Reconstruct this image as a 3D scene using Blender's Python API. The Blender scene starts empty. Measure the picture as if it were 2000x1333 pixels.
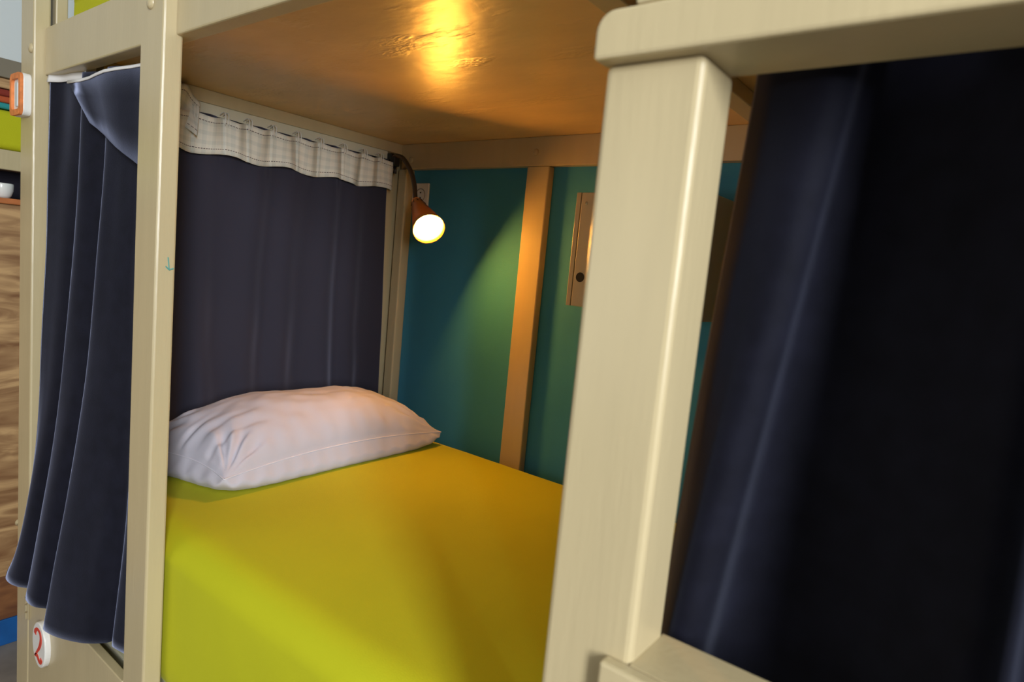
import bpy, bmesh, math, random
from mathutils import Vector, Matrix, noise

random.seed(7)
scene = bpy.context.scene
COL = scene.collection

# ------------------------------------------------------------------ camera
cam_d = bpy.data.cameras.new('camera')
cam = bpy.data.objects.new('camera', cam_d)
COL.objects.link(cam)
scene.camera = cam
YAW, PIT, ROL = (math.radians(a) for a in (37.247, -6.4997, 5.4812))
F = Vector((-math.sin(YAW) * math.cos(PIT), math.cos(YAW) * math.cos(PIT), math.sin(PIT)))
R0 = Vector((math.cos(YAW), math.sin(YAW), 0))
U0 = R0.cross(F)
RR = R0 * math.cos(ROL) + U0 * math.sin(ROL)
UU = -R0 * math.sin(ROL) + U0 * math.cos(ROL)
CAM = Vector((1.25175, -0.49875, 1.435375))
m = Matrix((RR, UU, -F)).transposed().to_4x4()
m.translation = CAM
cam.matrix_world = m
cam_d.sensor_width = 36
cam_d.lens = 1245.18 / 2000 * 36
cam_d.clip_start = 0.02
cam_d.dof.use_dof = True
cam_d.dof.focus_distance = 1.55
cam_d.dof.aperture_fstop = 5.6

# ------------------------------------------------------------------ world, window light, added fill, exposure
w = bpy.data.worlds.new('world')
scene.world = w
w.use_nodes = True
w.node_tree.nodes['Background'].inputs[0].default_value = (0.92, 0.96, 1.0, 1)
w.node_tree.nodes['Background'].inputs[1].default_value = 0.075

def area(name, loc, target, sx, sy, power, col):
    l = bpy.data.lights.new(name, 'AREA')
    l.shape = 'RECTANGLE'
    l.size, l.size_y, l.energy, l.color = sx, sy, power, col
    o = bpy.data.objects.new(name, l)
    COL.objects.link(o)
    o.location = loc
    o.rotation_euler = (Vector(target) - Vector(loc)).to_track_quat('-Z', 'Y').to_euler()
    return o
area('window_daylight', (3.65, -1.85, 2.05), (0.3, 0.25, 1.05), 0.55, 1.5, 156, (0.93, 0.97, 1.0))
area('room_fill', (-0.7, -2.4, 1.35), (0.1, 0.4, 1.2), 1.4, 1.1, 11, (1.0, 0.95, 0.82))  # added warm fill to brighten the front faces; no window stands behind it

vs = scene.view_settings
vs.view_transform = 'Standard'
vs.look = 'None'
vs.gamma = 1
vs.use_curve_mapping = False
vs.exposure = 0.10

# ------------------------------------------------------------------ materials
def mat(name, col, rough=0.5, spec=0.5, sheen=0, sheen_col=(1, 1, 1), sheen_rough=0.3, metal=0, var=0.0, vscale=6, bump=0.0, bscale=200,
        emit=None, estr=0, trans=0, stretch=None, coat=0):
    M = bpy.data.materials.new(name)
    M.use_nodes = True
    nt = M.node_tree
    b = nt.nodes['Principled BSDF']
    I = b.inputs
    I['Base Color'].default_value = (*col, 1)
    I['Roughness'].default_value = rough
    I['Specular IOR Level'].default_value = spec
    I['Metallic'].default_value = metal
    I['Sheen Weight'].default_value = sheen
    I['Sheen Tint'].default_value = (*sheen_col, 1)
    I['Sheen Roughness'].default_value = sheen_rough
    I['Coat Weight'].default_value = coat
    if emit:
        I['Emission Color'].default_value = (*emit, 1)
        I['Emission Strength'].default_value = estr
    if trans:
        I['Transmission Weight'].default_value = trans
    tc = nt.nodes.new('ShaderNodeTexCoord')
    mp = nt.nodes.new('ShaderNodeMapping')
    nt.links.new(tc.outputs['Object'], mp.inputs[0])
    if stretch:
        mp.inputs['Scale'].default_value = stretch
    if var:
        n = nt.nodes.new('ShaderNodeTexNoise')
        n.inputs['Scale'].default_value = vscale
        n.inputs['Detail'].default_value = 5
        nt.links.new(mp.outputs[0], n.inputs['Vector'])
        r = nt.nodes.new('ShaderNodeValToRGB')
        r.color_ramp.elements[0].position = 0.3
        r.color_ramp.elements[1].position = 0.72
        r.color_ramp.elements[0].color = (*[c * (1 - var) for c in col], 1)
        r.color_ramp.elements[1].color = (*[min(1, c * (1 + var)) for c in col], 1)
        nt.links.new(n.outputs['Fac'], r.inputs[0])
        nt.links.new(r.outputs[0], I['Base Color'])
    if bump:
        n = nt.nodes.new('ShaderNodeTexNoise')
        n.inputs['Scale'].default_value = bscale
        n.inputs['Detail'].default_value = 3
        nt.links.new(mp.outputs[0], n.inputs['Vector'])
        bp = nt.nodes.new('ShaderNodeBump')
        bp.inputs['Strength'].default_value = bump
        bp.inputs['Distance'].default_value = 0.01
        nt.links.new(n.outputs['Fac'], bp.inputs['Height'])
        nt.links.new(bp.outputs[0], I['Normal'])
    return M

CREAM = mat('cream_enamel', (0.505, 0.412, 0.240), 0.32, 0.5, var=0.04, vscale=9, bump=0.045, bscale=55, stretch=(3.0, 3.0, 0.35))
CREAM2 = mat('cream_track', (0.66, 0.62, 0.46), 0.4)
BOARD = mat('varnished_board', (0.70, 0.48, 0.22), 0.33, 0.42, var=0.10, vscale=5, bump=0.10, bscale=22, stretch=(1, 1.8, 1))
def worn(M):
    nt = M.node_tree
    P = nt.nodes['Principled BSDF']
    old = P.inputs['Normal'].links[0].from_socket
    tc = nt.nodes.new('ShaderNodeTexCoord')
    mp = nt.nodes.new('ShaderNodeMapping')
    mp.inputs['Scale'].default_value = (1.0, 2.6, 1.0)
    mp.inputs['Rotation'].default_value = (0, 0, 0.5)
    nt.links.new(tc.outputs['Object'], mp.inputs[0])
    a = nt.nodes.new('ShaderNodeTexNoise')
    a.inputs['Scale'].default_value = 4.5
    a.inputs['Detail'].default_value = 4
    f = nt.nodes.new('ShaderNodeTexNoise')
    f.inputs['Scale'].default_value = 85
    f.inputs['Detail'].default_value = 4
    nt.links.new(mp.outputs[0], a.inputs['Vector'])
    nt.links.new(mp.outputs[0], f.inputs['Vector'])
    rp = nt.nodes.new('ShaderNodeValToRGB')
    rp.color_ramp.elements[0].position = 0.56
    rp.color_ramp.elements[1].position = 0.64
    nt.links.new(a.outputs['Fac'], rp.inputs[0])
    mu_ = nt.nodes.new('ShaderNodeMath')
    mu_.operation = 'MULTIPLY'
    nt.links.new(rp.outputs[0], mu_.inputs[0])
    nt.links.new(f.outputs['Fac'], mu_.inputs[1])
    bp_ = nt.nodes.new('ShaderNodeBump')
    bp_.inputs['Strength'].default_value = 0.35
    bp_.inputs['Distance'].default_value = 0.006
    nt.links.new(mu_.outputs[0], bp_.inputs['Height'])
    nt.links.new(old, bp_.inputs['Normal'])
    nt.links.new(bp_.outputs[0], P.inputs['Normal'])
worn(BOARD)
DUSKY = mat('dusky_board', (0.19, 0.155, 0.105), 0.6, var=0.1)
TEAL = mat('teal_paint', (0.050, 0.265, 0.43), 0.7, 0.2, var=0.05, vscale=5, bump=0.06, bscale=260)
PALE = mat('pale_wall_paint', (0.86, 0.87, 0.84), 0.7)
FLOOR = mat('grey_screed', (0.22, 0.19, 0.16), 0.6, var=0.15, vscale=12)
BLUE = mat('blue_paint', (0.008, 0.09, 0.30), 0.4, var=0.12, vscale=20)
SHEET = mat('lime_sheet', (0.47, 0.468, 0.013), 0.85, 0.15, sheen=0.15, sheen_col=(0.8, 0.85, 0.4), var=0.05, vscale=3, bump=0.10, bscale=420)
PILLOW = mat('white_cotton', (0.52, 0.50, 0.57), 0.75, 0.2, sheen=0.1, bump=0.04, bscale=350)
SEAM = mat('pillow_seam', (0.62, 0.60, 0.68), 0.8)
NAVY = mat('navy_velvet', (0.0062, 0.0065, 0.0130), 0.75, 0.10, sheen=0.62, sheen_col=(0.40, 0.44, 0.64), sheen_rough=0.36, var=0.25, vscale=30, bump=0.06, bscale=500)
NAVY2 = mat('navy_lining_cloth', (0.030, 0.028, 0.042), 0.8, 0.12, sheen=0.5, sheen_col=(0.40, 0.40, 0.55), sheen_rough=0.5, bump=0.05, bscale=500)
TAPE = mat('white_tape', (0.75, 0.73, 0.72), 0.7)
BLACK = mat('black_metal', (0.012, 0.009, 0.008), 0.45)
NECK = mat('brown_gooseneck', (0.060, 0.036, 0.020), 0.4)
WHITE = mat('white_plastic', (0.78, 0.76, 0.72), 0.35)
GREYP = mat('grey_plastic', (0.30, 0.29, 0.27), 0.4)
DARK = mat('dark_hole', (0.01, 0.008, 0.006), 0.8)
CERAMIC = mat('white_glazed_ceramic', (0.80, 0.79, 0.75), 0.2)
RED = mat('red_paint', (0.62, 0.055, 0.025), 0.5)
ORANGE = mat('orange_paint', (0.72, 0.22, 0.06), 0.5, var=0.25, vscale=60)
ICE = mat('pale_grey_paint', (0.55, 0.60, 0.60), 0.5)
PEN = mat('teal_pen', (0.10, 0.32, 0.28), 0.6)
REDB = mat('dark_red_blanket', (0.22, 0.025, 0.012), 0.9)
REDO = mat('orange_red_blanket', (0.42, 0.075, 0.02), 0.9)
TEALB = mat('teal_blanket', (0.02, 0.25, 0.25), 0.9)
REDWOOD = mat('orange_stained_wood', (0.42, 0.13, 0.035), 0.45, var=0.25, vscale=10, stretch=(6, 1, 6))
BRASS = mat('worn_hinge', (0.50, 0.42, 0.26), 0.35, metal=0.4)

def wood_mat(name, a, b, stretch):
    M = mat(name, a, 0.6)
    nt = M.node_tree
    P = nt.nodes['Principled BSDF']
    tc = nt.nodes.new('ShaderNodeTexCoord')
    mp = nt.nodes.new('ShaderNodeMapping')
    mp.inputs['Scale'].default_value = stretch
    n = nt.nodes.new('ShaderNodeTexNoise')
    n.inputs['Scale'].default_value = 3.2
    n.inputs['Detail'].default_value = 9
    n.inputs['Distortion'].default_value = 1.6
    r = nt.nodes.new('ShaderNodeValToRGB')
    r.color_ramp.elements[0].position = 0.32
    r.color_ramp.elements[1].position = 0.66
    r.color_ramp.elements[0].color = (*a, 1)
    r.color_ramp.elements[1].color = (*b, 1)
    e = r.color_ramp.elements.new(0.5)
    e.color = (*[(x * 0.6 + y * 0.4) for x, y in zip(a, b)], 1)
    nt.links.new(tc.outputs['Object'], mp.inputs[0])
    nt.links.new(mp.outputs[0], n.inputs['Vector'])
    nt.links.new(n.outputs['Fac'], r.inputs[0])
    nt.links.new(r.outputs[0], P.inputs['Base Color'])
    return M
PLY = wood_mat('knotty_plywood', (0.20, 0.085, 0.028), (0.56, 0.34, 0.15), (1, 1.2, 5.5))
PLYD = wood_mat('darker_strip', (0.10, 0.030, 0.010), (0.24, 0.095, 0.03), (1, 1.2, 5.5))  # darker tones of the plywood pattern

# plaid heading fabric: pale cream with faint checks and dark stitching near its two edges (UV: u along, v up in metres)
def plaid():
    M = mat('pale_plaid_heading', (0.66, 0.62, 0.52), 0.85)
    nt = M.node_tree
    P = nt.nodes['Principled BSDF']
    uv = nt.nodes.new('ShaderNodeUVMap')
    sep = nt.nodes.new('ShaderNodeSeparateXYZ')
    nt.links.new(uv.outputs[0], sep.inputs[0])
    def math_(op, a, b=None, c=None):
        n = nt.nodes.new('ShaderNodeMath')
        n.operation = op
        for i, x in enumerate((a, b, c)):
            if x is None:
                continue
            if isinstance(x, (int, float)):
                n.inputs[i].default_value = x
            else:
                nt.links.new(x, n.inputs[i])
        return n.outputs[0]
    u, v = sep.outputs[0], sep.outputs[1]
    su = math_('GREATER_THAN', math_('SINE', math_('MULTIPLY', u, 2 * math.pi / 0.024)), 0.25)
    sv = math_('GREATER_THAN', math_('SINE', math_('MULTIPLY', v, 2 * math.pi / 0.024)), 0.25)
    k = math_('MULTIPLY', math_('ADD', su, sv), 0.5)
    mix = nt.nodes.new('ShaderNodeMixRGB')
    mix.inputs[1].default_value = (0.70, 0.66, 0.56, 1)
    mix.inputs[2].default_value = (0.56, 0.55, 0.48, 1)
    nt.links.new(k, mix.inputs[0])
    def near(c, wd):
        return math_('LESS_THAN', math_('ABSOLUTE', math_('SUBTRACT', v, c)), wd)
    st = math_('MAXIMUM', near(0.014, 0.0010), near(0.083, 0.0010))
    dash = math_('GREATER_THAN', math_('SINE', math_('MULTIPLY', u, 2 * math.pi / 0.006)), -0.6)
    st = math_('MULTIPLY', st, dash)
    mix2 = nt.nodes.new('ShaderNodeMixRGB')
    mix2.inputs[2].default_value = (0.10, 0.07, 0.07, 1)
    nt.links.new(st, mix2.inputs[0])
    nt.links.new(mix.outputs[0], mix2.inputs[1])
    nt.links.new(mix2.outputs[0], P.inputs['Base Color'])
    return M
PLAID = plaid()

# lamp materials: amber plastic shade that lets the bulb's light through, and the lit bulb
AMBER = bpy.data.materials.new('amber_translucent_plastic')
AMBER.use_nodes = True
nt = AMBER.node_tree
pb = nt.nodes['Principled BSDF']
pb.inputs['Base Color'].default_value = (0.26, 0.12, 0.030, 1)
pb.inputs['Roughness'].default_value = 0.35
tr = nt.nodes.new('ShaderNodeBsdfTranslucent')
tr.inputs[0].default_value = (0.30, 0.17, 0.035, 1)
mx = nt.nodes.new('ShaderNodeMixShader')
mx.inputs[0].default_value = 0.06
nt.links.new(pb.outputs[0], mx.inputs[1])
nt.links.new(tr.outputs[0], mx.inputs[2])
nt.links.new(mx.outputs[0], nt.nodes['Material Output'].inputs[0])
BULB = mat('lit_bulb', (1, 1, 1), 0.4, emit=(1.0, 0.41, 0.05), estr=275)

# ------------------------------------------------------------------ helpers
def obj(name, bm, material, parent=None, smooth=False):
    me = bpy.data.meshes.new(name)
    if smooth:
        for f in bm.faces:
            f.smooth = True
    bm.to_mesh(me)
    bm.free()
    me.materials.append(material)
    o = bpy.data.objects.new(name, me)
    COL.objects.link(o)
    if parent:
        o.parent = parent
    return o

def tag(o, label=None, cat=None, group=None, kind=None):
    if label: o['label'] = label
    if cat: o['category'] = cat
    if group: o['group'] = group
    if kind: o['kind'] = kind
    return o

def thing(name, label, cat, group=None):
    o = bpy.data.objects.new(name, None)
    COL.objects.link(o)
    o.empty_display_size = 0.1
    return tag(o, label, cat, group)

def box_bm(x0, x1, y0, y1, z0, z1, bev=0.0, seg=2, bm=None):
    new = bm is None
    if new:
        bm = bmesh.new()
    vs_ = [bm.verts.new((x, y, z)) for x in (x0, x1) for y in (y0, y1) for z in (z0, z1)]
    fs = [(0, 1, 3, 2), (4, 6, 7, 5), (0, 4, 5, 1), (2, 3, 7, 6), (0, 2, 6, 4), (1, 5, 7, 3)]
    faces = [bm.faces.new([vs_[i] for i in f]) for f in fs]
    if bev:
        es = list({e for f in faces for e in f.edges})
        bmesh.ops.bevel(bm, geom=es, offset=bev, segments=seg, profile=0.5, affect='EDGES')
    return bm

def box(name, material, parent, x0, x1, y0, y1, z0, z1, bev=0.003, seg=2):
    return obj(name, box_bm(x0, x1, y0, y1, z0, z1, bev, seg), material, parent)

def prism(name, material, parent, poly, axis, a, b, bev=0.002, seg=2):
    """poly: 2-D outline; extruded along axis from a to b."""
    bm = bmesh.new()
    def P(p, t):
        return {'x': (t, p[0], p[1]), 'y': (p[0], t, p[1]), 'z': (p[0], p[1], t)}[axis]
    lo = [bm.verts.new(P(p, a)) for p in poly]
    hi = [bm.verts.new(P(p, b)) for p in poly]
    bm.faces.new(lo)
    bm.faces.new(hi[::-1])
    n = len(poly)
    for i in range(n):
        bm.faces.new((lo[i], hi[i], hi[(i + 1) % n], lo[(i + 1) % n]))
    bmesh.ops.recalc_face_normals(bm, faces=bm.faces)
    if bev:
        es = [e for e in bm.edges if abs(e.calc_face_angle(0)) > 0.6]
        bmesh.ops.bevel(bm, geom=es, offset=bev, segments=seg, profile=0.5, affect='EDGES')
    return obj(name, bm, material, parent)

def catmull(pts, n):
    P = [Vector(p) for p in pts]
    P = [P[0] * 2 - P[1]] + P + [P[-1] * 2 - P[-2]]
    out = []
    for i in range(1, len(P) - 2):
        for k in range(n):
            t = k / n
            a, b, c, d = P[i - 1:i + 3]
            out.append(0.5 * ((2 * b) + (c - a) * t + (2 * a - 5 * b + 4 * c - d) * t * t + (3 * b - a - 3 * c + d) * t ** 3))
    out.append(P[-2])
    return out

def tube_bm(pts, rad, n=8, bm=None):
    bm = bm or bmesh.new()
    rings = []
    up = Vector((0.13, 0.31, 0.94)).normalized()
    for i, p in enumerate(pts):
        d = (pts[min(i + 1, len(pts) - 1)] - pts[max(i - 1, 0)]).normalized()
        a = d.cross(up)
        if a.length < 1e-3:
            a = d.cross(Vector((1, 0, 0)))
        a.normalize()
        b = d.cross(a)
        r = rad[i] if isinstance(rad, (list, tuple)) else rad
        rings.append([bm.verts.new(p + (a * math.cos(2 * math.pi * k / n) + b * math.sin(2 * math.pi * k / n)) * r) for k in range(n)])
    for A, B in zip(rings, rings[1:]):
        for k in range(n):
            bm.faces.new((A[k], A[(k + 1) % n], B[(k + 1) % n], B[k]))
    bm.faces.new(rings[0][::-1])
    bm.faces.new(rings[-1])
    bmesh.ops.recalc_face_normals(bm, faces=bm.faces)
    return bm

def lathe_bm(prof, origin, axis, n=32, caps=(False, False)):
    """prof: list of (radius, distance along axis)."""
    bm = bmesh.new()
    axis = Vector(axis).normalized()
    a = axis.cross(Vector((0, 0, 1)))
    if a.length < 1e-3:
        a = Vector((1, 0, 0))
    a.normalize()
    b = axis.cross(a)
    o = Vector(origin)
    rings = [[bm.verts.new(o + axis * t + (a * math.cos(2 * math.pi * k / n) + b * math.sin(2 * math.pi * k / n)) * r) for k in range(n)] for r, t in prof]
    for A, B in zip(rings, rings[1:]):
        for k in range(n):
            bm.faces.new((A[k], A[(k + 1) % n], B[(k + 1) % n], B[k]))
    if caps[0]: bm.faces.new(rings[0][::-1])
    if caps[1]: bm.faces.new(rings[-1])
    bmesh.ops.recalc_face_normals(bm, faces=bm.faces)
    return bm

def grid_obj(name, rows, material, parent=None, thick=0.0015, uv=None):
    """rows: list of rows of points -> smooth cloth sheet with a real thickness."""
    bm = bmesh.new()
    V = [[bm.verts.new(p) for p in r] for r in rows]
    lay = bm.loops.layers.uv.new('UVMap') if uv else None
    for i in range(len(V) - 1):
        for j in range(len(V[0]) - 1):
            f = bm.faces.new((V[i][j], V[i][j + 1], V[i + 1][j + 1], V[i + 1][j]))
            if uv:
                for l, (a, b) in zip(f.loops, ((i, j), (i, j + 1), (i + 1, j + 1), (i + 1, j))):
                    l[lay].uv = uv[a][b]
    o = obj(name, bm, material, parent, smooth=True)
    if thick:
        s = o.modifiers.new('thickness', 'SOLIDIFY')
        s.thickness = thick
        s.offset = 0
    return o

def sstep(a, b, x):
    t = max(0, min(1, (x - a) / (b - a)))
    return t * t * (3 - 2 * t)

W = 0.985            # back wall plane
ZC = 1.802           # underside of the upper bunk
ZM = 0.88            # top of the mattress

# ------------------------------------------------------------------ setting
tag(box('floor', FLOOR, None, -2.6, 3.4, -2.6, 1.1, -0.08, 0.0, 0), kind='structure')
tag(box('wall_back', TEAL, None, -2.3, 3.4, W, W + 0.1, 0.0, 3.1, 0), kind='structure')
tag(box('wall_left', PALE, None, -2.4, -2.3, -2.6, W, 0.0, 3.1, 0), kind='structure')
tag(box('ceiling', PALE, None, -2.4, 3.4, -2.6, W + 0.1, 3.1, 3.2, 0), kind='structure')

# ------------------------------------------------------------------ bunk bed
bed = thing('bunk_bed', 'cream painted wooden bunk bed built against the teal wall', 'bunk bed')
PW = 0.0875
PD = 0.0335
ZTOP = 2.75
def post(x0, x1, y0, y1, z0, z1, caps=()):
    p = box('post', CREAM, bed, x0, x1, y0, y1, z0, z1, 0.004, 2)
    for x, z in caps:
        obj('screw_cap', lathe_bm([(0.0, -0.0055), (0.006, -0.005), (0.010, -0.003), (0.011, 0.0)][::-1], (x, y0 - 0.0002, z), (0, 1, 0), 16), CREAM, p, True)
    return p
p1 = post(-0.644, -0.644 + PW, 0, PD, 0, ZTOP, [(-0.570, 1.826)])
p2 = post(0, PW, 0, PD, 0, ZTOP, [(0.040, 1.822)])
post(1.56, 1.56 + PW, 0, PD, 0, ZTOP)
post(1.56, 1.60, W - 0.075, W, 0, ZTOP)
corner = box('corner_post', CREAM, bed, -0.381, -0.342, 0.948, W, 0, 1.722, 0.004)
box('wall_post', CREAM, bed, 0.139, 0.214, W - 0.0265, W, 0.30, 1.722, 0.003)
wr = box('wall_rail', CREAM, bed, -0.381, 1.56, W - 0.0275, W, 1.7225, ZC, 0.002)
for x, z in ((0.165, 1.760), (-0.335, 1.752)):
    obj('screw_cap', lathe_bm([(0.0, -0.004), (0.006, -0.004), (0.009, -0.002), (0.010, 0.0)][::-1], (x, W - 0.0277, z), (0, 1, 0), 16), CREAM, wr, True)
box('side_rail', CREAM, bed, -0.553, 1.647, 0.0213, 0.0213 + 0.0315, 1.771, 1.875, 0.003)
# the rail of the front passes behind the posts; short blocks carry it there
box('upper_platform', BOARD, bed, -0.55, 1.56, 0.054, W, ZC, ZC + 0.022, 0)
box('cross_beam', CREAM, bed, 0.785, 0.825, 0.054, 0.955, 1.775, ZC, 0.002)
box('head_rail', CREAM, bed, -0.425, -0.381, 0.080, W - 0.0005, 1.7697, ZC, 0.002)
tr_ = box('curtain_track', CREAM2, bed, -0.400, -0.384, 0.080, 0.900, 1.736, 1.7697, 0.0015)
box('head_panel', CREAM, bed, -0.425, -0.405, 0.080, W, 0.30, 1.7697, 0.001)
box('foot_panel', CREAM, bed, 1.565, 1.585, 0.034, W - 0.075, 0.30, 1.80, 0.001)
box('bed_base', CREAM2, bed, -0.405, 1.56, 0.040, 0.945, 0.455, 0.545, 0.003)
box('upper_head_batten', CREAM, bed, -0.612, -0.567, 0.045, 0.070, 1.8005, ZTOP, 0.003)
box('upper_head_board', CREAM, bed, -0.640, -0.612, 0.034, 0.30, 1.70, 1.80, 0.003)
# locker fronts below the mattress
dr = box('locker_door', CREAM, bed, -0.552, -0.003, 0.0, 0.018, 0.10, 0.562, 0.002)
for k in range(2):
    z0 = 0.455 - k * 0.27
    hb = box_bm(-0.560, -0.546, -0.0035, 0.0, z0, z0 + 0.062, 0.001, 1)
    for q in range(3):
        for f in (0,):
            tube_bm([Vector((-0.5545, -0.004, z0 + 0.002 + q * 0.021)), Vector((-0.5545, -0.004, z0 + 0.018 + q * 0.021))], 0.0038, 8, hb)
    obj('hinge', hb, BRASS, dr)
box('locker_door', CREAM, bed, PW + 0.003, 0.965, 0.016, 0.034, 0.10, 0.50, 0.002)
box('plinth', CREAM, bed, -0.556, 1.56, 0.034, 0.052, 0.0, 0.10, 0.001)
# teal pen arrow on the foot-facing side of the second post
pm = bmesh.new()
for a, b, r in (((0.0878, 0.0200, 1.397), (0.0878, 0.0225, 1.376), 0.0011), ((0.0878, 0.0165, 1.381), (0.0878, 0.0225, 1.375), 0.0013), ((0.0878, 0.0225, 1.375), (0.0878, 0.0300, 1.378), 0.0013)):
    tube_bm([Vector(a), Vector(b)], r, 6, pm)
tag(obj('pen_mark', pm, PEN, p2), 'small teal pen arrow')

# round plate with a red 2 on the locker door
def disc_bm(cx, cz, rx, rz, y0, y1, n=40, bev=0.003):
    bm = bmesh.new()
    lo = [bm.verts.new((cx + rx * math.cos(2 * math.pi * k / n), y0, cz + rz * math.sin(2 * math.pi * k / n))) for k in range(n)]
    hi = [bm.verts.new((v.co.x, y1, v.co.z)) for v in lo]
    f0 = bm.faces.new(lo)
    bm.faces.new(hi[::-1])
    for k in range(n):
        bm.faces.new((lo[k], hi[k], hi[(k + 1) % n], lo[(k + 1) % n]))
    bmesh.ops.recalc_face_normals(bm, faces=bm.faces)
    bmesh.ops.bevel(bm, geom=list(f0.edges), offset=bev, segments=3, profile=0.5, affect='EDGES')
    return bm
pl = obj('number_plate', disc_bm(-0.437, 0.443, 0.044, 0.055, -0.012, 0.0005), WHITE, bed, False)
tag(pl, 'round white plate with a red 2')
def ribbon(name, pts, wid, y0, y1, material, parent, n=8):
    P = catmull([(a, 0, b) for a, b in pts], n)
    Wd = [x.x for x in catmull([(q, 0, 0) for q in wid], n)]
    bm = bmesh.new()
    L = []
    for i, p in enumerate(P):
        d = (P[min(i + 1, len(P) - 1)] - P[max(i - 1, 0)]).normalized()
        nn = Vector((-d.z, 0, d.x)) * Wd[i]
        L.append([bm.verts.new((q.x, y, q.z)) for y in (y0, y1) for q in (p + nn, p - nn)])
    for A, B in zip(L, L[1:]):
        for i, j in ((0, 1), (1, 3), (3, 2), (2, 0)):
            bm.faces.new((A[i], A[j], B[j], B[i]))
    for A in (L[0], L[-1]):
        bm.faces.new((A[0], A[1], A[3], A[2]))
    bmesh.ops.recalc_face_normals(bm, faces=bm.faces)
    return obj(name, bm, material, parent)
c = (-0.437, 0.443)
ribbon('digit', [(c[0] + x, c[1] + z) for x, z in ((-0.022, 0.020), (-0.020, 0.028), (-0.006, 0.038), (0.012, 0.034), (0.017, 0.018), (0.008, -0.002), (-0.010, -0.022), (-0.022, -0.034), (-0.008, -0.029), (0.006, -0.036), (0.018, -0.036), (0.023, -0.026))],
       [0.0065, 0.006, 0.0035, 0.005, 0.0062, 0.005, 0.003, 0.0022, 0.005, 0.0055, 0.0045, 0.0065], -0.0130, -0.0115, RED, pl)

# rounded plaque with an orange rim high on the far post
def rrect(cx, cz, hx, hz, r, n=6):
    out = []
    for sx, sz, a0 in ((1, 1, 0), (-1, 1, 90), (-1, -1, 180), (1, -1, 270)):
        for k in range(n + 1):
            a = math.radians(a0 + 90 * k / n)
            out.append((cx + sx * (hx - r) + r * math.cos(a), cz + sz * (hz - r) + r * math.sin(a)))
    return out
PCX, PCZ = -0.603, 1.722
pq = prism('bed_plaque', WHITE, bed, rrect(PCX, PCZ, 0.0375, 0.047, 0.014), 'y', -0.016, 0.0005, 0.002)
tag(pq, 'rounded white plaque with an orange rim')
bm = bmesh.new()
oo, ii = rrect(PCX, PCZ, 0.0372, 0.0467, 0.014), rrect(PCX, PCZ, 0.026, 0.034, 0.008)
A = [[bm.verts.new((q[0], y, q[1])) for q in lst] for lst, y in ((oo, -0.0155), (oo, -0.022), (ii, -0.022), (ii, -0.0155))]
n = len(oo)
for a, b in ((0, 1), (1, 2), (2, 3)):
    for k in range(n):
        bm.faces.new((A[a][k], A[a][(k + 1) % n], A[b][(k + 1) % n], A[b][k]))
bmesh.ops.recalc_face_normals(bm, faces=bm.faces)
obj('rim', bm, ORANGE, pq)
prism('centre_bar', ICE, pq, rrect(PCX, PCZ, 0.007, 0.027, 0.003), 'y', -0.0195, -0.0155, 0.001)
obj('latch_knob', lathe_bm([(0.0, -0.016), (0.007, -0.014), (0.009, -0.009), (0.006, -0.003), (0.006, 0.001)], (-0.644, 0.006, 0.672), (1, 0, 0), 16), CREAM, bed, True)

# ------------------------------------------------------------------ ladder in front of the foot half
lad = thing('ladder', 'cream wooden ladder with flat steps standing nearest the camera', 'ladder')
LX0, LX1, LY0, LY1 = 0.972, 1.055, -0.0425, 0.0205
for x0, x1 in ((LX0, LX1), (1.296, 1.352)):
    box('stile', CREAM, lad, x0, x1, LY0, LY1, 0.0, 1.603, 0.006, 3)
def rung(x0, x1, z0, z1):
    # plan outline: rounded front ends, notched round nothing - the step runs past the stiles' faces
    pr = []
    r = 0.010
    yf, yb = LY0 - 0.014, LY1 + 0.0005
    bm = box_bm(x0, x1, yf, yb, z0, z1)
    ends = [e for e in bm.edges if abs(e.verts[0].co.x - e.verts[1].co.x) < 1e-6 and abs(e.verts[0].co.y - e.verts[1].co.y) > 1e-4 and e.verts[0].co.z > (z0 + z1) / 2]
    bmesh.ops.bevel(bm, geom=ends, offset=0.016, segments=6, profile=0.5, affect='EDGES')
    es = [e for e in bm.edges if e.calc_face_angle(0) > 0.5]
    bmesh.ops.bevel(bm, geom=es, offset=0.003, segments=2, profile=0.5, affect='EDGES')
    return obj('step', bm, CREAM, lad)
rung(0.968, 1.356, 1.603, 1.640)
bm = box_bm(1.034, 1.310, LY0 - 0.014, LY0, 1.088, 1.128, 0.003, 2)
box_bm(LX1, 1.296, LY0, LY1, 1.088, 1.128, 0.0, 2, bm)
obj('step', bm, CREAM, lad)
bm = box_bm(1.034, 1.310, LY0 - 0.014, LY0, 0.573, 0.613, 0.003, 2)
box_bm(LX1, 1.296, LY0, LY1, 0.573, 0.613, 0.0, 2, bm)
obj('step', bm, CREAM, lad)
box('top_board', CREAM, lad, 1.000, 1.348, LY0 - 0.014, LY0 + 0.010, 1.640, 1.87, 0.003)
for x0 in (1.03, 1.27):
    box('rail_block', CREAM, lad, x0, x0 + 0.06, LY0 + 0.010, 0.0213, 1.773, 1.865, 0.002)

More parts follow.
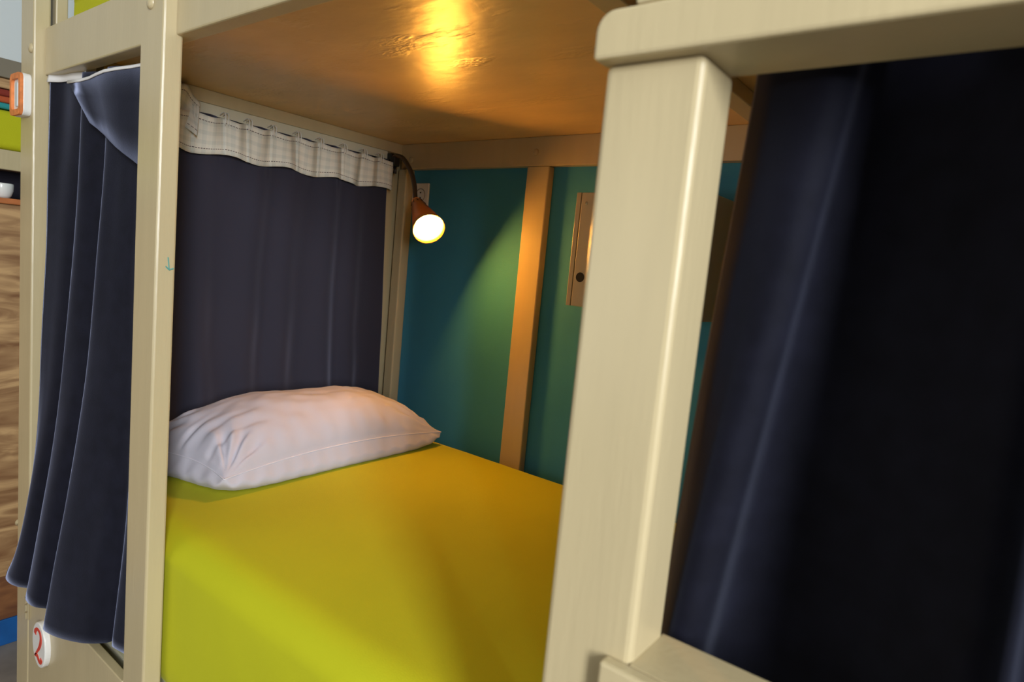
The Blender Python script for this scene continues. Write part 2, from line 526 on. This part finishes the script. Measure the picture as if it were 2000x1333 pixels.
# ------------------------------------------------------------------ mattresses
def soft_box(name, x0, x1, y0, y1, z0, z1, r, material, wr=0.0, seed=0.0, nx=120, ny=60, parent=None):
    """a rounded slab built as a closed shell of rings (plan grid for top and bottom, rolled edges)."""
    bm = box_bm(x0, x1, y0, y1, z0, z1)
    bmesh.ops.bevel(bm, geom=list(bm.edges), offset=r, segments=6, profile=0.5, affect='EDGES')
    def cut(axis, a, b, n):
        for k in range(1, n):
            t = a + (b - a) * k / n
            no = [0, 0, 0]; no[axis] = 1
            co = [0, 0, 0]; co[axis] = t
            bmesh.ops.bisect_plane(bm, geom=list(bm.verts) + list(bm.edges) + list(bm.faces), plane_co=co, plane_no=no)
    cut(0, x0 + r, x1 - r, nx)
    cut(1, y0 + r, y1 - r, ny)
    cut(2, z0 + r, z1 - r, 10)
    if wr:
        for v in bm.verts:
            p = v.co
            d = min(abs(p.y - y0), 0.3)
            a = wr * (0.35 + 0.65 * math.exp(-d / 0.08))
            h = noise.noise(Vector((p.x * 2.3 + seed, p.y * 2.8 + p.z * 2.0, seed))) * a
            h += noise.noise(Vector((p.x * 11 + p.y * 6 + p.z * 9, seed + 3, p.y * 1.5))) * a * 0.4
            if p.z > z1 - r * 0.9:
                v.co.z += h - wr
            elif p.y < y0 + r * 0.5:
                v.co.y += max(0.0, h + wr * 0.5)
    return obj(name, bm, material, parent, True)
mt = soft_box('mattress', -0.345, 1.555, 0.037, 0.9565, 0.546, ZM + 0.003, 0.060, SHEET, 0.0035, 1.3)
tag(mt, 'thick mattress in a lime green sheet in the lower bunk', 'mattress')
mu = soft_box('mattress', -0.545, 1.555, 0.058, 0.955, ZC + 0.0225, 1.985, 0.045, SHEET, 0.010, 8.7, 60, 30)
tag(mu, 'lime green covered mattress edge above the top rail, upper bunk', 'mattress')

# ------------------------------------------------------------------ pillow
def pillow():
    C_ = {(-1, -1): Vector((-0.343, 0.120)), (1, -1): Vector((-0.030, 0.205)), (1, 1): Vector((-0.045, 0.895)), (-1, 1): Vector((-0.343, 0.850))}
    N, M_ = 150, 90       # along Y, along X
    def plan(a, b):       # a: along Y (-1..1), b: along X (-1 back, 1 front)
        p = sum(((C_[(sb, sa)] * ((1 + sb * b) / 2) * ((1 + sa * a) / 2)) for sb in (-1, 1) for sa in (-1, 1)), Vector((0, 0)))
        # edges pulled in between the corners
        p.x += (-0.020 * b) * (1 - a * a) * abs(b) ** 3 + 0.01 * 0
        p.y += (-0.022 * a) * (1 - b * b) * abs(a) ** 3
        return p
    def seam(a, b):
        e = max(abs(a), abs(b))
        cz = 0.921 + 0.017 * (1 - (a * a * b * b))
        return cz
    def hgt(a, b):
        return ((1 - abs(a) ** 2.6) ** 0.62) * ((1 - abs(b) ** 2.4) ** 0.58)
    def wrk(a, b):
        da, db = 1 - abs(a), 1 - abs(b)
        w_ = 0
        w_ += 0.0075 * math.sin(a * 36 + 3 * noise.noise(Vector((a * 3, b * 2, 1)))) * math.exp(-db / 0.16) * (0.4 + 0.6 * abs(noise.noise(Vector((a * 4, 5, 1)))) * 2)
        w_ += 0.0080 * math.sin(b * 19 + 4 * noise.noise(Vector((a * 2, b * 4, 9)))) * math.exp(-da / 0.16)
        # creases radiating from the corners
        for sa in (-1, 1):
            for sb in (-1, 1):
                dx, dy = (1 - sa * a) * 0.35, (1 - sb * b) * 0.19
                r_ = math.hypot(dx, dy)
                th = math.atan2(dy, dx)
                w_ += 0.009 * math.sin(th * 17 + sa * 2 + sb) * math.exp(-((r_ - 0.07) / 0.06) ** 2)
        w_ += 0.009 * noise.noise(Vector((a * 1.7 + 4, b * 1.5, 2.2)))
        w_ += 0.0035 * noise.noise(Vector((a * 7 + b * 3, b * 5 - a * 3, 6)))
        return w_
    bm = bmesh.new()
    top, bot = [], []
    for i in range(N + 1):
        ta, tb = [], []
        for j in range(M_ + 1):
            a = math.sin((i / N - 0.5) * math.pi) * 0.35 + (2 * i / N - 1) * 0.65
            b = math.sin((j / M_ - 0.5) * math.pi) * 0.35 + (2 * j / M_ - 1) * 0.65
            p = plan(a, b)
            h = hgt(a, b) if abs(a) < 1 and abs(b) < 1 else 0
            sz = seam(a, b)
            skew = 1 + 0.10 * (-b) + 0.10 * (-a) * 0.3
            zt = sz + 0.118 * h * skew + wrk(a, b) * min(1, h * 2.2)
            zb_ = sz - (sz - (ZM + 0.0015)) * min(1, (h * 3.2)) ** 0.8
            bul = 0.026 * math.sin(min(1, h * 2.2) * math.pi)
            edge = i in (0, N) or j in (0, M_)
            v = bm.verts.new((p.x, p.y, sz if edge else zt))
            ta.append(v)
            if edge:
                tb.append(v)
            else:
                q = bul * (1 if b > 0 else -1) * abs(b) ** 3
                q2 = bul * (1 if a > 0 else -1) * abs(a) ** 3
                tb.append(bm.verts.new((p.x + q, p.y + q2, max(zb_ + 0.006 * math.sin(a * 44 + b * 20) * (1 - min(1, h * 3)), ZM + 0.001))))
        top.append(ta)
        bot.append(tb)
    for i in range(N):
        for j in range(M_):
            bm.faces.new((top[i][j], top[i][j + 1], top[i + 1][j + 1], top[i + 1][j]))
            bm.faces.new((bot[i][j], bot[i + 1][j], bot[i + 1][j + 1], bot[i][j + 1]))
    bmesh.ops.recalc_face_normals(bm, faces=bm.faces)
    rim = [top[i][0].co.copy() for i in range(N + 1)] + [top[N][j].co.copy() for j in range(1, M_ + 1)] + [top[i][M_].co.copy() for i in range(N - 1, -1, -1)] + [top[0][j].co.copy() for j in range(M_ - 1, -1, -1)]
    o = obj('pillow', bm, PILLOW, None, True)
    obj('seam', tube_bm(rim, 0.0018, 6), SEAM, o, True)
    return o
tag(pillow(), 'plump white pillow lying across the head of the green mattress', 'pillow')

# ------------------------------------------------------------------ curtains
def curtain_rows(top, bot, zt, zb_, nrow, nsub, ease=1.0, wob=0.0, seed=0):
    """top / bot: plan control points (x, y); zt(s), zb(s): heights; returns rows of points."""
    T = catmull([(x, y, 0) for x, y in top], nsub)
    B = catmull([(x, y, 0) for x, y in bot], nsub)
    rows = []
    n = len(T) - 1
    for r in range(nrow + 1):
        t = r / nrow
        row = []
        for i in range(n + 1):
            s = i / n
            p = T[i].lerp(B[i], t ** ease)
            k = wob * noise.noise(Vector((s * 9 + seed, t * 3.5, seed)))
            row.append(Vector((p.x, p.y + k, zt(s) + (zb_(s) - zt(s)) * t)))
        rows.append(row)
    return rows
# front curtain gathered between the two far posts
LT = [(-.541, .028), (-.50, .040), (-.45, .046), (-.405, .056), (-.396, .054), (-.386, .046), (-.368, .036), (-.330, .042), (-.275, .058), (-.266, .056), (-.256, .046), (-.235, .036), (-.19, .044), (-.15, .054), (-.12, .058), (-.09, .058), (-.06, .052), (-.01, .054)]
LB = [(-.470, -.030), (-.455, -.046), (-.440, -.040), (-.420, -.004), (-.428, -.018), (-.424, -.034), (-.405, -.046), (-.35, -.040), (-.300, .0), (-.308, -.016), (-.302, -.034), (-.28, -.048), (-.21, -.040), (-.14, -.020), (-.09, .006), (-.075, .014), (-.055, .002), (-.01, .010)]
rows = curtain_rows(LT, LB, lambda s: 1.766 - 0.012 * s, lambda s: 0.575 + 0.012 * sstep(0.15, 0.3, s) - 0.022 * sstep(0.42, 0.55, s) + 0.045 * sstep(0.62, 0.9, s), 60, 8, 2.0, 0.006, 3)
for r_, row in enumerate(rows):          # the free edge swings out over the far post near the hem
    t = r_ / 60
    for i_, p in enumerate(row):
        k = max(0, 1 - i_ / (len(row) - 1) / 0.22)
        p.x -= 0.13 * t ** 9 * k
cl = grid_obj('front_curtain', rows, NAVY)
tag(cl, 'navy velvet curtain gathered between the two far posts', 'curtain', 'bed front curtains')
# white tape along the top edge, turned-over flap
tp = [Vector((r.x, r.y - 0.003, r.z + 0.002)) for r in rows[0][:38]]
grid_obj('heading_tape', [[p + Vector((0, 0, 0.004)) for p in tp], [p + Vector((0, -0.003, -0.013)) for p in tp]], TAPE, cl, 0.002)
fl = [[], [], [], []]
for k in range(9):
    s = k / 8
    a = Vector((-0.412, 0.024, 1.742)).lerp(Vector((-0.050, 0.046, 1.752)), s)
    b = Vector((-0.295, 0.026, 1.650)).lerp(Vector((-0.050, 0.040, 1.545)), s)
    for q in range(4):
        p = a.lerp(b, q / 3)
        p.y += 0.006 * math.sin(s * 9) * (1 - q / 6)
        fl[q].append(p)
flp = grid_obj('folded_flap', fl, NAVY, cl, 0.002)
grid_obj('flap_tape', [[p + Vector((0, -0.002, 0.003)) for p in fl[0]], [p + Vector((0, -0.003, -0.003)) for p in fl[0]]], TAPE, cl, 0.002)

# front curtain gathered behind the ladder
RT = [(1.058, .085), (1.085, .068), (1.115, .058), (1.137, .055), (1.150, .066), (1.156, .088), (1.175, .098), (1.21, .088), (1.245, .066), (1.265, .06), (1.28, .075), (1.30, .1), (1.34, .09), (1.40, .07), (1.42, .09), (1.5, .08), (1.55, .09)]
RB = [(1.018, .075), (1.025, .050), (1.034, .036), (1.046, .034), (1.056, .050), (1.062, .09), (1.095, .115), (1.18, .105), (1.25, .062), (1.275, .05), (1.295, .07), (1.31, .105), (1.38, .1), (1.44, .06), (1.47, .09), (1.52, .08), (1.55, .09)]
rows = curtain_rows(RT, RB, lambda s: 1.775, lambda s: 0.888, 60, 8, 1.0, 0.006, 11)
cr = grid_obj('front_curtain', rows, NAVY)
tag(cr, 'navy velvet curtain hanging in wide folds behind the ladder', 'curtain', 'bed front curtains')

# head curtain with pale plaid heading
def head_curtain():
    Y0, Y1 = 0.075, 0.892
    hooks = [0.09, 0.18, 0.270, 0.347, 0.410, 0.479, 0.555, 0.629, 0.711, 0.786, 0.850]
    def pl(y, k):      # plan offset at heading: pinched at every hook
        d = min(abs(y - h) for h in hooks)
        i = min(range(len(hooks)), key=lambda q: abs(y - hooks[q]))
        sg = 1 if (y - hooks[i]) > 0 else -1
        return 0.010 * k * math.cos(min(1, d / 0.035) * math.pi) * -1 + 0.004 * sg * math.exp(-d / 0.01)
    NY, NZ = 220, 70
    rows = []
    for r in range(NZ + 1):
        t = r / NZ
        row = []
        for i in range(NY + 1):
            s = i / NY
            y = Y0 + (Y1 - Y0) * s + 0.040 * s * s * t
            pinch = 0.020 * math.exp(-((t - 0.97) / 0.12) ** 2) * sstep(0.75, 1.0, s)
            y -= 1.6 * pinch
            x = -0.376
            x += 0.013 * math.sin(s * 44 + 1.2 * math.sin(t * 3) + 2.0 * noise.noise(Vector((s * 5, t * 0.8, 4)))) * (0.45 + 0.75 * t) * (0.5 + 0.5 * noise.noise(Vector((s * 7, 0.3, 1))) + 0.3)
            x += 0.007 * noise.noise(Vector((s * 12 + t * 5, t * 4 - s * 3, 7))) * t
            x += pl(y, 0.5) * (1 - sstep(0, 0.15, t))
            row.append(Vector((x, y, 1.742 + (0.690 - 1.742) * t)))
        rows.append(row)
    o = grid_obj('head_curtain', rows, NAVY2)
    # heading
    HN, HZ = 330, 14
    rws, uvs = [], []
    ln = 0
    for r in range(HZ + 1):
        t = r / HZ
        row, ur = [], []
        for i in range(HN + 1):
            s = i / HN
            y = Y0 + (0.895 - Y0) * s
            idx = sum(1 for h in hooks if h < y)
            x = -0.3570 + pl(y, 0.75) * (1 - 0.35 * t)
            x += 0.006 * t * math.sin(y * 38 + 1.5 * noise.noise(Vector((y * 6, 1, 1)))) + 0.003 * t * math.sin(y * 95)
            z = 1.741 - 0.096 * t
            sag = min(abs(y - h) for h in hooks)
            z -= 0.008 * (1 - t) * min(1, sag / 0.03)
            z += 0.005 * t * math.sin(y * 38 + 0.6)
            row.append(Vector((x, y, z)))
            ur.append((y, 0.097 * (1 - t)))
        rws.append(row)
        uvs.append(ur)
    hd = grid_obj('heading', rws, PLAID, o, 0.0015, uvs)
    tag(hd, 'pale plaid gathered heading')
    for h in hooks:
        bm = bmesh.new()
        for d in (-0.004, 0.004):
            tube_bm(catmull([(-0.352, h + d, 1.722), (-0.350, h + d, 1.738), (-0.354, h + d, 1.751), (-0.366, h + d, 1.753), (-0.380, h + d, 1.748)], 4), 0.0011, 6, bm)
        obj('hook', bm, WHITE, o, True)
    # the crumpled spare end of the heading by the front post
    rws, uvs = [], []
    for r in range(13):
        t = r / 12
        row, ur = [], []
        for i in range(25):
            s = i / 24
            y = 0.195 + 0.090 * s - 0.02 * t * s
            x = -0.345 + 0.022 * math.sin(s * 5.2 + t * 1.8) * (1 - 0.3 * t)
            z = 1.772 + 0.018 * math.sin(s * 3.0) - 0.085 * t - 0.012 * s * s
            row.append(Vector((x, y, z)))
            ur.append((y, 0.097 * (1 - t)))
        rws.append(row)
        uvs.append(ur)
    grid_obj('heading_end', rws, PLAID, o, 0.0015, uvs)
    return o
tag(head_curtain(), 'navy cloth curtain with pale plaid heading across the bed head', 'curtain')
rod = obj('curtain_rod', tube_bm([Vector((-0.3795, 0.06, 1.7405)), Vector((-0.3795, 0.5, 1.7370)), Vector((-0.3795, 0.905, 1.7405))], 0.004, 10), BLACK, bed, True)

# ------------------------------------------------------------------ clamp lamp
lamp = thing('clamp_lamp', 'lit clamp lamp with dark gooseneck and amber cone shade', 'lamp')
MOUTH = Vector((-0.079, 0.810, 1.523))
view = (CAM - MOUTH).normalized()
AX = Vector((0.765, -0.370, -0.520)).normalized()
LN = 0.158
APEX = MOUTH - AX * LN
cb = box_bm(-0.4035, -0.366, 0.8985, 0.916, 1.716, 1.764, 0.003, 2)
box_bm(-0.366, -0.345, 0.894, 0.920, 1.722, 1.752, 0.004, 2, cb)
obj('clamp', cb, BLACK, lamp)
obj('clamp_screw', tube_bm([Vector((-0.352, 0.907, 1.722)), Vector((-0.352, 0.907, 1.700))], [0.004, 0.006], 10), BLACK, lamp, True)
neck = catmull([(-0.362, 0.907, 1.752), (-0.345, 0.907, 1.755), (-0.312, 0.904, 1.744), (-0.272, 0.899, 1.708), (-0.240, 0.890, 1.664), tuple(APEX - AX * 0.016), tuple(APEX + AX * 0.004)], 10)
obj('gooseneck', tube_bm(neck, 0.0072, 12), NECK, lamp, True)
RM = 0.0480
prof = [(0.006, -0.010), (0.013, -0.008), (0.0165, 0.0), (0.019, 0.012), (0.026, 0.050), (0.034, 0.090), (0.042, 0.130), (RM, LN), (RM - 0.0015, LN), (0.0405, 0.130), (0.0325, 0.090), (0.0245, 0.050), (0.016, 0.012)]
sh = obj('shade', lathe_bm(prof, APEX, AX, 40), AMBER, lamp, True)
# vent ribs round the narrow end
a_ = AX.cross(Vector((0, 0, 1))).normalized()
b_ = AX.cross(a_)
for k in range(10):
    an = 2 * math.pi * k / 10
    rd = a_ * math.cos(an) + b_ * math.sin(an)
    obj('vent', tube_bm([APEX + AX * 0.004 + rd * 0.0172, APEX + AX * 0.026 + rd * 0.0228], 0.0016, 6), NECK, sh, True)
bp = [(0.010, 0.060), (0.018, 0.085), (0.028, 0.120), (0.0375, 0.142), (0.0405, 0.1480), (0.0395, 0.1505), (0.028, 0.1530), (0.0005, 0.1540)]
obj('bulb', lathe_bm(bp, APEX, AX, 40, (True, True)), BULB, lamp, True)
# ------------------------------------------------------------------ wall socket
sk = thing('wall_socket', 'white wall socket plate beside the lamp on teal wall', 'socket')
box('plate', WHITE, sk, -0.340, -0.266, W - 0.008, W, 1.592, 1.681, 0.003)
obj('socket_ring', lathe_bm([(0.019, 0.0), (0.021, -0.003), (0.0215, -0.0), (0.0215, 0.004)], (-0.300, W - 0.008, 1.642), (0, 1, 0), 28), GREYP, sk, True)
obj('socket_well', lathe_bm([(0.0, 0.0005), (0.019, -0.0005)], (-0.300, W - 0.0085, 1.642), (0, 1, 0), 28), WHITE, sk)
for dz in (-0.0085, 0.0085):
    obj('pin_hole', disc_bm(-0.300, 1.642 + dz, 0.0028, 0.0028, W - 0.0098, W - 0.0085, 12, 0.0003), DARK, sk)

# ------------------------------------------------------------------ small wooden wall box
wb = thing('wall_box', 'small cream wooden box with a door fixed to the teal wall', 'wall box')
bx0, bx1, by, bz0, bz1 = 0.386, 0.730, 0.845, 1.357, 1.634
box('body', CREAM, wb, bx0, bx1, by + 0.016, W, bz0, bz1, 0.002)
box('side_strip', CREAM, wb, bx0, bx0 + 0.013, by, by + 0.0155, bz0, bz1, 0.0015)
dd = box('door', CREAM, wb, bx0 + 0.0145, bx1, by, by + 0.0155, bz0, bz1, 0.002)
for x, z, r in ((bx0 + 0.029, bz1 - 0.026, 0.0045),):
    obj('screw', lathe_bm([(0.0, -0.001), (r * 0.4, -0.001), (r * 0.5, 0.0), (r * 0.8, -0.0015), (r, 0.0)], (x, by - 0.0002, z), (0, 1, 0), 16), BRASS, dd, True)
obj('finger_hole', disc_bm(bx0 + 0.034, bz0 + 0.072, 0.012, 0.012, by - 0.0006, by + 0.004, 24, 0.0002), DARK, dd)

# ------------------------------------------------------------------ neighbouring bunk unit beyond the head, seen past the far post
nb = thing('neighbouring_bunk', 'plywood fronted bunk unit past the far post, left edge', 'bunk bed')
NX, NY0, NY1 = -1.27, -1.0, W - 0.005
box('plywood_panel', PLY, nb, NX - 0.022, NX, NY0, NY1, 0.245, 1.484, 0.001)
box('lower_strip', PLYD, nb, NX - 0.022, NX + 0.002, NY0, NY1, 0.092, 0.2445, 0.002)  # strip in darker tones along the bottom of the panel
tag(box('baseboard_left', BLUE, None, NX - 0.020, NX + 0.006, NY0, NY1, 0.0, 0.0915, 0.002), kind='structure')
box('shelf', REDWOOD, nb, NX - 0.26, NX + 0.018, NY0, NY1, 1.4845, 1.502, 0.002)
box('niche_back', NAVY2, nb, NX - 0.27, NX - 0.255, NY0, NY1, 1.5025, 1.655, 0)
box('bunk_rail', CREAM, nb, NX - 0.03, NX, NY0, NY1, 1.590, 1.651, 0.003)
box('bunk_base', CREAM, nb, -2.29, NX - 0.031, NY0, NY1, 1.600, 1.645, 0.002)
for y0 in (NY0, NY1 - 0.06):
    box('bunk_post', CREAM, nb, NX - 0.06, NX - 0.031, y0, y0 + 0.06, 1.5025, 1.5995, 0.003)
box('bunk_back', PLY, nb, -2.295, -2.275, NY0, NY1, 1.646, 1.905, 0)
box('header_plank', PLY, nb, NX - 0.30, NX - 0.02, NY0, NY1, 1.838, 1.868, 0.002)
box('top_board', DUSKY, nb, -2.29, NX - 0.005, NY0, NY1, 1.869, 1.925, 0.002)
nm = soft_box('mattress', -2.25, NX - 0.002, NY0 + 0.02, NY1 - 0.02, 1.652, 1.775, 0.02, SHEET, 0.003, 4.0, 20, 20)
tag(nm, 'lime green mattress in the neighbouring bunk at left edge', 'mattress')
def folded(name, mat_, z0, z1, label):
    bm = box_bm(-1.75, NX - 0.012, -0.20, 0.55, z0, z1)
    bmesh.ops.bevel(bm, geom=list(bm.edges), offset=min(0.008, (z1 - z0) * 0.45), segments=4, profile=0.5, affect='EDGES')
    o = obj(name, bm, mat_, None, True)
    tag(o, label, 'blanket', 'blankets folded on the neighbouring bunk')
folded('folded_blanket', TEALB, 1.7755, 1.794, 'teal folded blanket at the bottom of the stack on the neighbouring bunk')
folded('folded_blanket', REDO, 1.7942, 1.814, 'orange red folded blanket between the teal and dark red ones')
folded('folded_blanket', REDB, 1.8142, 1.835, 'dark red folded blanket topmost on the neighbouring bunk')
cup = thing('cup', 'white ceramic cup on the orange shelf past the far post', 'cup')
cc = Vector((NX - 0.035, 0.128, 1.5025))
obj('bowl', lathe_bm([(0.0, 0.0), (0.018, 0.0), (0.024, 0.008), (0.029, 0.024), (0.030, 0.040), (0.029, 0.046), (0.0270, 0.046), (0.026, 0.026), (0.020, 0.010), (0.0, 0.006)], cc, (0, 0, 1), 32), CERAMIC, cup, True)
obj('handle', tube_bm(catmull([tuple(cc + Vector((0.020, -0.021, 0.036))), tuple(cc + Vector((0.028, -0.034, 0.034))), tuple(cc + Vector((0.029, -0.035, 0.018))), tuple(cc + Vector((0.019, -0.020, 0.012)))], 6), 0.003, 8), CERAMIC, cup, True)
